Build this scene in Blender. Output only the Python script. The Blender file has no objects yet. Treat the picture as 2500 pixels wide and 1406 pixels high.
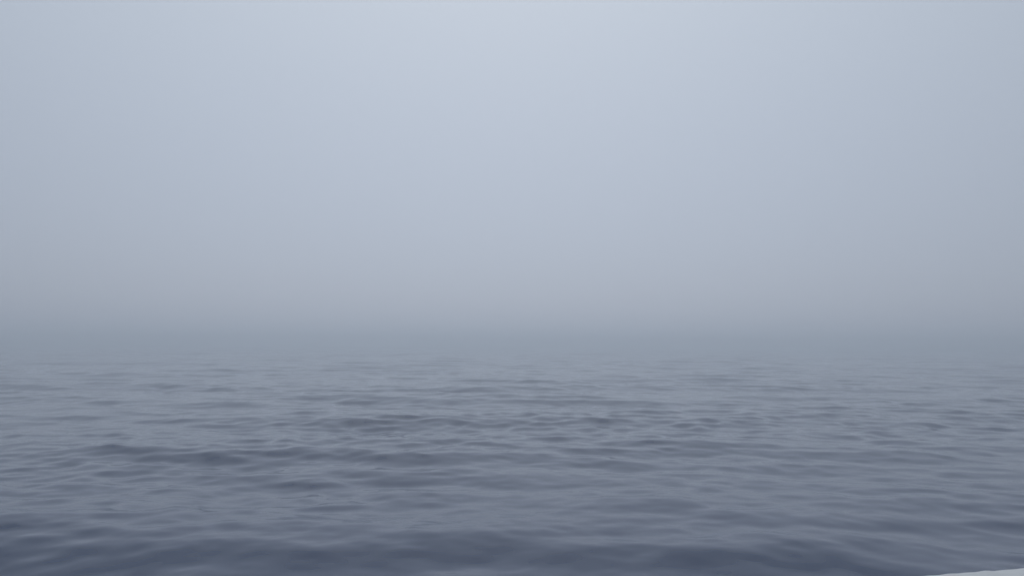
import bpy, bmesh, math
import numpy as np
from mathutils import Vector, Matrix

sc = bpy.context.scene
rad = math.radians

# ------------------------------------------------------------------ camera
CAM_Z = 1.6
HFOV = rad(65.0)
cam_data = bpy.data.cameras.new('camera')
cam_data.sensor_width = 36.0
cam_data.lens = 18.0 / math.tan(HFOV / 2)
cam_data.clip_start = 0.05
cam_data.clip_end = 6000.0
cam = bpy.data.objects.new('camera', cam_data)
sc.collection.objects.link(cam)
cam.location = (0, 0, CAM_Z)
cam.rotation_euler = (Matrix.Rotation(rad(90 + 3.8), 4, 'X') @ Matrix.Rotation(rad(0.3), 4, 'Z')).to_euler()
sc.camera = cam

# ------------------------------------------------------------------ sky: foggy overcast
SUN_EL, SUN_AZ = rad(48), rad(-1)       # veiled sun ahead of the boat, a little to the right
sun_dir = Vector((math.sin(SUN_AZ) * math.cos(SUN_EL), math.cos(SUN_AZ) * math.cos(SUN_EL), math.sin(SUN_EL)))
world = bpy.data.worlds.new('World')
sc.world = world
world.use_nodes = True
nt = world.node_tree
nt.nodes.clear()
N, L = nt.nodes.new, nt.links.new
def math_node(tree, op, a, b=None, c=None, clamp=False):
    n = tree.nodes.new('ShaderNodeMath'); n.operation = op; n.use_clamp = clamp
    for k, v in enumerate((a, b, c)):
        if v is None: continue
        if hasattr(v, 'links'): tree.links.new(v, n.inputs[k])
        else: n.inputs[k].default_value = v
    return n.outputs[0]
sky = N('ShaderNodeTexSky')
sky.sky_type = 'NISHITA'
sky.sun_disc = False
sky.sun_elevation = SUN_EL
sky.sun_rotation = SUN_AZ
sky.air_density = 1.0; sky.dust_density = 3.0; sky.ozone_density = 1.0
bg_sky = N('ShaderNodeBackground'); bg_sky.inputs['Strength'].default_value = 0.0185
L(sky.outputs[0], bg_sky.inputs['Color'])
# cloud deck: standard overcast luminance (1 + 2 sin h) / 3 with the veiled sun's wide glow
tc = N('ShaderNodeTexCoord')
sep = N('ShaderNodeSeparateXYZ'); L(tc.outputs['Generated'], sep.inputs[0])
z = math_node(nt, 'MAXIMUM', sep.outputs[2], 0.0)
cie = math_node(nt, 'MULTIPLY_ADD', z, 0.08, 1.0)
dot = N('ShaderNodeVectorMath'); dot.operation = 'DOT_PRODUCT'
L(tc.outputs['Generated'], dot.inputs[0]); dot.inputs[1].default_value = sun_dir
half = math_node(nt, 'MULTIPLY_ADD', dot.outputs['Value'], 0.5, 0.5)
glow = math_node(nt, 'MULTIPLY_ADD', math_node(nt, 'POWER', math_node(nt, 'MAXIMUM', half, 0.0), 2.15), 1.0, 0.0)
lum = math_node(nt, 'MULTIPLY', cie, glow)
bg_cloud = N('ShaderNodeBackground')
tint = N('ShaderNodeMix'); tint.data_type = 'RGBA'          # a little bluer through the thicker low air
L(math_node(nt, 'MULTIPLY', z, 2.2, clamp=True), tint.inputs[0])
tint.inputs[6].default_value = (0.795, 0.900, 1.115, 1)
tint.inputs[7].default_value = (0.795, 0.900, 1.035, 1)
L(tint.outputs[2], bg_cloud.inputs['Color'])
L(math_node(nt, 'MULTIPLY', lum, 1.56), bg_cloud.inputs['Strength'])
add = N('ShaderNodeAddShader'); L(bg_sky.outputs[0], add.inputs[0]); L(bg_cloud.outputs[0], add.inputs[1])
wout = N('ShaderNodeOutputWorld'); L(add.outputs[0], wout.inputs['Surface'])

sun_data = bpy.data.lights.new('sun', 'SUN')
sun_data.energy = 0.5
sun_data.angle = rad(130)
sun_data.color = (1.0, 0.97, 0.93)
sun = bpy.data.objects.new('sun', sun_data)
sc.collection.objects.link(sun)
sun.rotation_euler = sun_dir.to_track_quat('Z', 'Y').to_euler()

vs = sc.view_settings
vs.view_transform = 'Standard'; vs.look = 'None'; vs.exposure = -1.3; vs.gamma = 1.0
vs.use_curve_mapping = False
sc.render.engine = 'CYCLES'
sc.cycles.volume_bounces = 5
sc.cycles.max_bounces = 8
sc.cycles.use_denoising = True

# ------------------------------------------------------------------ materials
def new_mat(name):
    m = bpy.data.materials.new(name); m.use_nodes = True
    return m, m.node_tree, m.node_tree.nodes['Principled BSDF']

def water_material():
    m, t, b = new_mat('sea_water')
    b.inputs['Base Color'].default_value = (0.001, 0.031, 0.112, 1)
    b.inputs['Roughness'].default_value = 0.075
    b.inputs['IOR'].default_value = 1.333
    return m

def paint_material():
    m, t, b = new_mat('weathered_white_gelcoat')
    geo = t.nodes.new('ShaderNodeTexCoord')
    n = t.nodes.new('ShaderNodeTexNoise'); t.links.new(geo.outputs['Object'], n.inputs['Vector'])
    n.inputs['Scale'].default_value = 9; n.inputs['Detail'].default_value = 6
    r = t.nodes.new('ShaderNodeValToRGB'); t.links.new(n.outputs[0], r.inputs[0])
    r.color_ramp.elements[0].position = 0.35; r.color_ramp.elements[0].color = (0.80, 0.80, 0.79, 1)
    r.color_ramp.elements[1].position = 0.65; r.color_ramp.elements[1].color = (0.87, 0.87, 0.86, 1)
    t.links.new(r.outputs[0], b.inputs['Base Color'])
    b.inputs['Roughness'].default_value = 0.5
    return m

def plain_material(name, col, rough):
    m, t, b = new_mat(name)
    tcn = t.nodes.new('ShaderNodeTexCoord')
    n = t.nodes.new('ShaderNodeTexNoise'); t.links.new(tcn.outputs['Object'], n.inputs['Vector'])
    n.inputs['Scale'].default_value = 14; n.inputs['Detail'].default_value = 5
    r = t.nodes.new('ShaderNodeValToRGB'); t.links.new(n.outputs[0], r.inputs[0])
    r.color_ramp.elements[0].color = tuple(c * 0.85 for c in col) + (1,)
    r.color_ramp.elements[1].color = tuple(min(1, c * 1.1) for c in col) + (1,)
    t.links.new(r.outputs[0], b.inputs['Base Color'])
    b.inputs['Roughness'].default_value = rough
    return m

# ------------------------------------------------------------------ sea
rng = np.random.default_rng(11)
TWO = 2 * math.pi
# wave trains: (wavelength range, count, rms slope, mean heading deg, spread deg)
BANDS = [
    (6.0, 12.0, 12, 0.016, -4, 25),
    (2.8, 6.0, 24, 0.024, 6, 34),
    (1.4, 2.8, 40, 0.035, -8, 44),
    (0.7, 1.4, 60, 0.048, 5, 52),
    (0.4, 0.7, 80, 0.046, 0, 58),
    (0.22, 0.4, 70, 0.032, 0, 62),
    (0.12, 0.22, 50, 0.014, 0, 62),
]
WAVES = []
for lo, hi, n, slope, mean, spread in BANDS:
    lam = np.exp(rng.uniform(math.log(lo), math.log(hi), n))
    ang = np.radians(mean + spread * rng.standard_normal(n) * 0.75)
    k = TWO / lam
    w = rng.uniform(0.6, 1.4, n)
    s = slope * w / math.sqrt((w ** 2).sum()) * math.sqrt(2)
    ph = rng.uniform(0, TWO, n)
    for i in range(n):
        # crests lie across the view; the waves travel along y
        WAVES.append((k[i] * math.sin(ang[i]), k[i] * math.cos(ang[i]), s[i] / k[i], ph[i], lam[i]))

def sea_surface(x, y, cell):
    """height and horizontal crest-sharpening shift at every point"""
    h = np.zeros_like(x); dx = np.zeros_like(x); dy = np.zeros_like(x)
    # cat's paws: slow patches where the small ripples are weaker or stronger
    patch = np.zeros_like(x)
    prng = np.random.default_rng(5)
    for i in range(14):
        lam = prng.uniform(3, 14); a = prng.uniform(0, TWO); p = prng.uniform(0, TWO)
        patch += np.sin((x * math.cos(a) * 0.55 + y * math.sin(a)) * TWO / lam + p)
    patch = np.clip(1.0 + 0.07 * patch, 0.7, 1.35)
    for kx, ky, a, p, lam in WAVES:
        fade = np.clip((lam / cell - 2.2) / 2.5, 0, 1)
        if not fade.any(): continue
        amp = a * fade
        if lam < 1.5: amp = amp * patch
        th = kx * x + ky * y + p
        kk = math.hypot(kx, ky)
        h += amp * np.cos(th)
        sn = np.sin(th) * amp * 0.45
        dx -= sn * kx / kk; dy -= sn * ky / kk
    # one regular low swell rolling towards the boat
    k = TWO / 5.2
    a = rad(-3)
    s_, c_ = math.sin(a), math.cos(a)
    th = k * (x * s_ + (y - 6.3) * c_) + 0.5 * np.sin(x * 0.23 + y * 0.05 + 1.0) - math.pi / 2
    amp = 0.058 / k * (0.85 + 0.45 * np.sin(x * 0.31 - y * 0.11 + 3.6)) * np.clip((5.2 / cell - 2.2) / 2.5, 0, 1)
    h += amp * np.cos(th)
    dy -= np.sin(th) * amp * 0.6
    # low rings running out from the rocking boat
    for i in range(22):
        cx, cy = prng.uniform(-3.5, 3.5), prng.uniform(-4.0, -0.5)
        lam = math.exp(prng.uniform(math.log(0.7), math.log(2.6)))
        k = TWO / lam
        ex, ey = x - cx, y - cy
        rr = np.hypot(ex, ey) + 0.3
        amp = 0.0125 * prng.uniform(0.6, 1.3) / k * np.sqrt(9.0 / (rr + 4.0)) * np.exp(-rr / 60.0)
        amp *= np.clip((lam / cell - 2.2) / 2.5, 0, 1)
        bend = 0.9 * np.sin(np.arctan2(ex, ey) * prng.uniform(2, 6) + prng.uniform(0, TWO))
        th = k * rr + bend + prng.uniform(0, TWO)
        h += amp * np.cos(th)
        sn = np.sin(th) * amp * 0.45
        dx -= sn * ex / rr; dy -= sn * ey / rr
    return h, dx, dy

def build_sea():
    R0, RM, R1, STEP = 1.2, 260.0, 2200.0, 0.0042
    near = R0 * np.exp(np.arange(0, math.log(RM / R0), STEP))
    r = np.concatenate([near, RM * np.exp(np.linspace(0, math.log(R1 / RM), 90))])
    nr = len(r)
    dR = np.gradient(r)
    # angles: fine ahead, coarse behind
    fine = np.arange(-42, 42.001, 0.18)
    side = np.concatenate([fine[-1] + np.cumsum(np.linspace(0.3, 5.0, 60))])
    side = side[side < 178]
    ang = np.radians(np.concatenate([-side[::-1], fine, side]))
    na = len(ang)
    A, Rr = np.meshgrid(ang, r)
    x = (Rr * np.sin(A)).ravel(); y = (Rr * np.cos(A)).ravel()
    dA = np.gradient(ang)
    cell = np.maximum(dR[:, None], Rr * dA[None, :]).ravel()
    h, dx, dy = sea_surface(x, y, cell)
    co = np.stack([x + dx, y + dy, h], 1)
    co = np.vstack([co, [[0, 0, 0]]])
    i = np.arange(nr - 1)[:, None] * na; j = np.arange(na)[None, :]
    jn = (j + 1) % na
    quads = np.stack([i + j, i + jn, i + na + jn, i + na + j], -1).reshape(-1, 4)
    c = nr * na
    jj = np.arange(na); fan = np.stack([np.full(na, c), (jj + 1) % na, jj], -1)
    me = bpy.data.meshes.new('sea')
    nq, nf = len(quads), len(fan)
    me.vertices.add(len(co)); me.vertices.foreach_set('co', co.astype(np.float32).ravel())
    me.loops.add(nq * 4 + nf * 3)
    me.loops.foreach_set('vertex_index', np.concatenate([quads.ravel(), fan.ravel()]).astype(np.int32))
    me.polygons.add(nq + nf)
    starts = np.concatenate([np.arange(nq) * 4, nq * 4 + np.arange(nf) * 3]).astype(np.int32)
    me.polygons.foreach_set('loop_start', starts)
    me.update(calc_edges=True)
    me.polygons.foreach_set('use_smooth', np.ones(nq + nf, dtype=bool))
    me.validate()
    print('sea polygons', nq + nf, 'normal z', me.polygons[100].normal.z, me.polygons[nq + 3].normal.z)
    me.materials.append(water_material())
    o = bpy.data.objects.new('water', me)
    o['kind'] = 'structure'
    sc.collection.objects.link(o)
    return o
build_sea()

# ------------------------------------------------------------------ boat
BOAT_LOC, BOAT_HEADING = (-0.1203, 0.4779, 0.0), rad(14.131)
GUN_Z, BEAM, LOA, STERN = 1.054, 2.3, 6.0, -2.6      # rail height, beam, length, stern station
def half_beam(u):
    t = (u - 1.9) / (STERN + LOA - 1.9)
    return 0.5 * BEAM * (1.0 if t <= 0 else max(0.02, math.sqrt(max(0.0, 1 - t ** 2.2))))
def rail_height(u):
    t = max(0.0, (u - 1.9) / 1.5)
    return GUN_Z + 0.10 * t * t
def mesh_object(name, verts, faces, mat, parent, smooth=True):
    me = bpy.data.meshes.new(name); me.from_pydata(verts, [], faces); me.update()
    bm = bmesh.new(); bm.from_mesh(me); bmesh.ops.recalc_face_normals(bm, faces=bm.faces); bm.to_mesh(me); bm.free()
    if smooth:
        me.polygons.foreach_set('use_smooth', [True] * len(me.polygons))
    me.materials.append(mat)
    o = bpy.data.objects.new(name, me); o.parent = parent
    sc.collection.objects.link(o)
    return o
def loft(rings, close_ring=False, cap=False):
    n = len(rings[0]); verts = [p for r in rings for p in r]; faces = []
    for a in range(len(rings) - 1):
        for b in range(n if close_ring else n - 1):
            c = (b + 1) % n
            faces.append((a * n + b, a * n + c, (a + 1) * n + c, (a + 1) * n + b))
    if cap:
        faces.append(tuple(range(n))); faces.append(tuple(range((len(rings) - 1) * n, len(rings) * n)))
    return verts, faces
def build_boat():
    root = bpy.data.objects.new('small_boat', None); sc.collection.objects.link(root)
    root['label'] = 'white boat, its pale worn rail edge cutting across the lower right corner of the sea'
    root['category'] = 'boat'
    root.location = BOAT_LOC; root.rotation_euler = (0, 0, BOAT_HEADING)
    white = paint_material()
    rubber = plain_material('grey_rubber', (0.16, 0.165, 0.17), 0.6)
    grey = plain_material('grey_nonslip_deck', (0.42, 0.43, 0.44), 0.8)
    wood = plain_material('white_painted_bench', (0.62, 0.62, 0.60), 0.55)
    us = np.linspace(STERN, STERN + LOA, 60)
    # hull: outer skin from rail to keel, a little flare and a soft chine
    prof = [(1.0, 1.0), (0.985, 0.78), (0.95, 0.45), (0.90, 0.20), (0.82, 0.0), (0.55, -0.16), (0.22, -0.26), (0.0, -0.30)]
    rings = []
    for u in us:
        hb, zr = half_beam(u), rail_height(u)
        rise = max(0.0, (u - 2.0) / 1.4) ** 2 * 0.28
        side = [(u, hb * f - 0.02 * f, g * zr * 0.985 if g > 0 else g + rise) for f, g in prof]
        rings.append(side + [(p[0], -p[1], p[2]) for p in side[-2::-1]])
    v, f = loft(rings)
    n = len(rings[0]); f.append(tuple(range(n)))
    mesh_object('hull', v, f, white, root)
    # inner lining of the cockpit
    rings = []
    for u in us[1:-3]:
        hb, zr = max(0.04, half_beam(u) - 0.13), rail_height(u)
        rings.append([(u, hb, zr - 0.012), (u, hb - 0.02, 0.6), (u, hb - 0.05 if hb > 0.08 else 0.03, 0.27)])
    for s in (1, -1):
        v, f = loft([[(a, b * s, c) for a, b, c in r] for r in rings])
        mesh_object('cockpit_lining', v, f, white, root)
    r0 = [(p[0], max(0.03, half_beam(p[0]) - 0.14), 0.28) for p in [r[0] for r in rings]]
    v, f = loft([[p, (p[0], -p[1], p[2])] for p in r0])
    mesh_object('cockpit_floor', v, f, grey, root, False)
    # rail cap: rounded moulding with a worn, slightly chipped outer lip
    rg = np.random.default_rng(3)
    uu = np.arange(STERN, STERN + LOA - 0.02, 0.009)
    chip = np.convolve(rg.standard_normal(len(uu) + 4), [0.2, 0.6, 0.8, 0.6, 0.2], 'valid')
    chip = 0.0005 * chip + 0.0001 * np.convolve(rg.standard_normal(len(uu) + 40), np.ones(41) / 6.4, 'valid')
    for s in (1, -1):
        rings = []
        for k, u in enumerate(uu):
            hb, zr = half_beam(u), rail_height(u)
            c = float(chip[k]); w = min(0.15, hb)
            sec = [(-w, -0.030), (-w + 0.002, -0.008), (-w + 0.012, 0.001), (-0.07, 0.004), (-0.018, 0.001 + 0.5 * c), (-0.004, 0.0 + c), (0.004 + 0.6 * c, -0.006), (0.005, -0.022), (0.0, -0.04)]
            rings.append([(u, s * (hb + a), zr + b) for a, b in sec])
        v, f = loft(rings, True, True)
        mesh_object('rail_cap', v, f, white, root)
        rr = []
        for u in us:
            hb, zr = half_beam(u), rail_height(u)
            rr.append([(u, s * (hb - 0.012 + 0.03 * math.cos(a)), zr - 0.10 + 0.028 * math.sin(a)) for a in np.linspace(0, TWO, 9)[:-1]])
        v, f = loft(rr, True, True)
        mesh_object('rubbing_strake', v, f, rubber, root)
    # transom top and two thwarts
    def slab(name, u0, u1, z0, z1, inset, mat):
        bm = bmesh.new()
        for u, z in ((u0, z0), (u1, z0), (u1, z1), (u0, z1)):
            h = half_beam(u) - inset
            bm.verts.new((u, h, z)); bm.verts.new((u, -h, z))
        bm.verts.ensure_lookup_table(); V = bm.verts
        for q in ((0, 2, 3, 1), (2, 4, 5, 3), (4, 6, 7, 5), (6, 0, 1, 7), (0, 6, 4, 2), (1, 3, 5, 7)):
            bm.faces.new([V[i] for i in q])
        bmesh.ops.recalc_face_normals(bm, faces=bm.faces)
        bmesh.ops.bevel(bm, geom=bm.edges[:], offset=0.008, segments=2, affect='EDGES')
        me = bpy.data.meshes.new(name); bm.to_mesh(me); bm.free(); me.materials.append(mat)
        o = bpy.data.objects.new(name, me); o.parent = root; sc.collection.objects.link(o)
    slab('transom', STERN - 0.045, STERN - 0.003, 0.05, GUN_Z - 0.045, 0.03, white)
    slab('thwart', -2.3, -1.9, 0.62, 0.66, 0.185, wood)
    slab('thwart', 1.0, 1.32, 0.62, 0.66, 0.185, wood)
build_boat()

# ------------------------------------------------------------------ haze
def build_haze():
    bm = bmesh.new()
    bmesh.ops.create_cube(bm, size=1.0)
    R, z0, z1 = 4800.0, -1.6, 3.6
    for v in bm.verts:
        v.co = Vector((v.co.x * R, v.co.y * R, z0 if v.co.z < 0 else z1))
    me = bpy.data.meshes.new('haze'); bm.to_mesh(me); bm.free()
    m = bpy.data.materials.new('fog'); m.use_nodes = True
    t = m.node_tree; t.nodes.clear()
    pv = t.nodes.new('ShaderNodeVolumePrincipled')
    pv.inputs['Color'].default_value = (0.945, 0.981, 1.0, 1)
    pv.inputs['Density'].default_value = 0.014
    pv.inputs['Anisotropy'].default_value = 0.87
    out = t.nodes.new('ShaderNodeOutputMaterial')
    t.links.new(pv.outputs[0], out.inputs['Volume'])
    me.materials.append(m)
    o = bpy.data.objects.new('haze', me); o['kind'] = 'stuff'
    o['label'] = 'pale blue grey fog lying over the whole sea'; o['category'] = 'fog'
    sc.collection.objects.link(o)
build_haze()
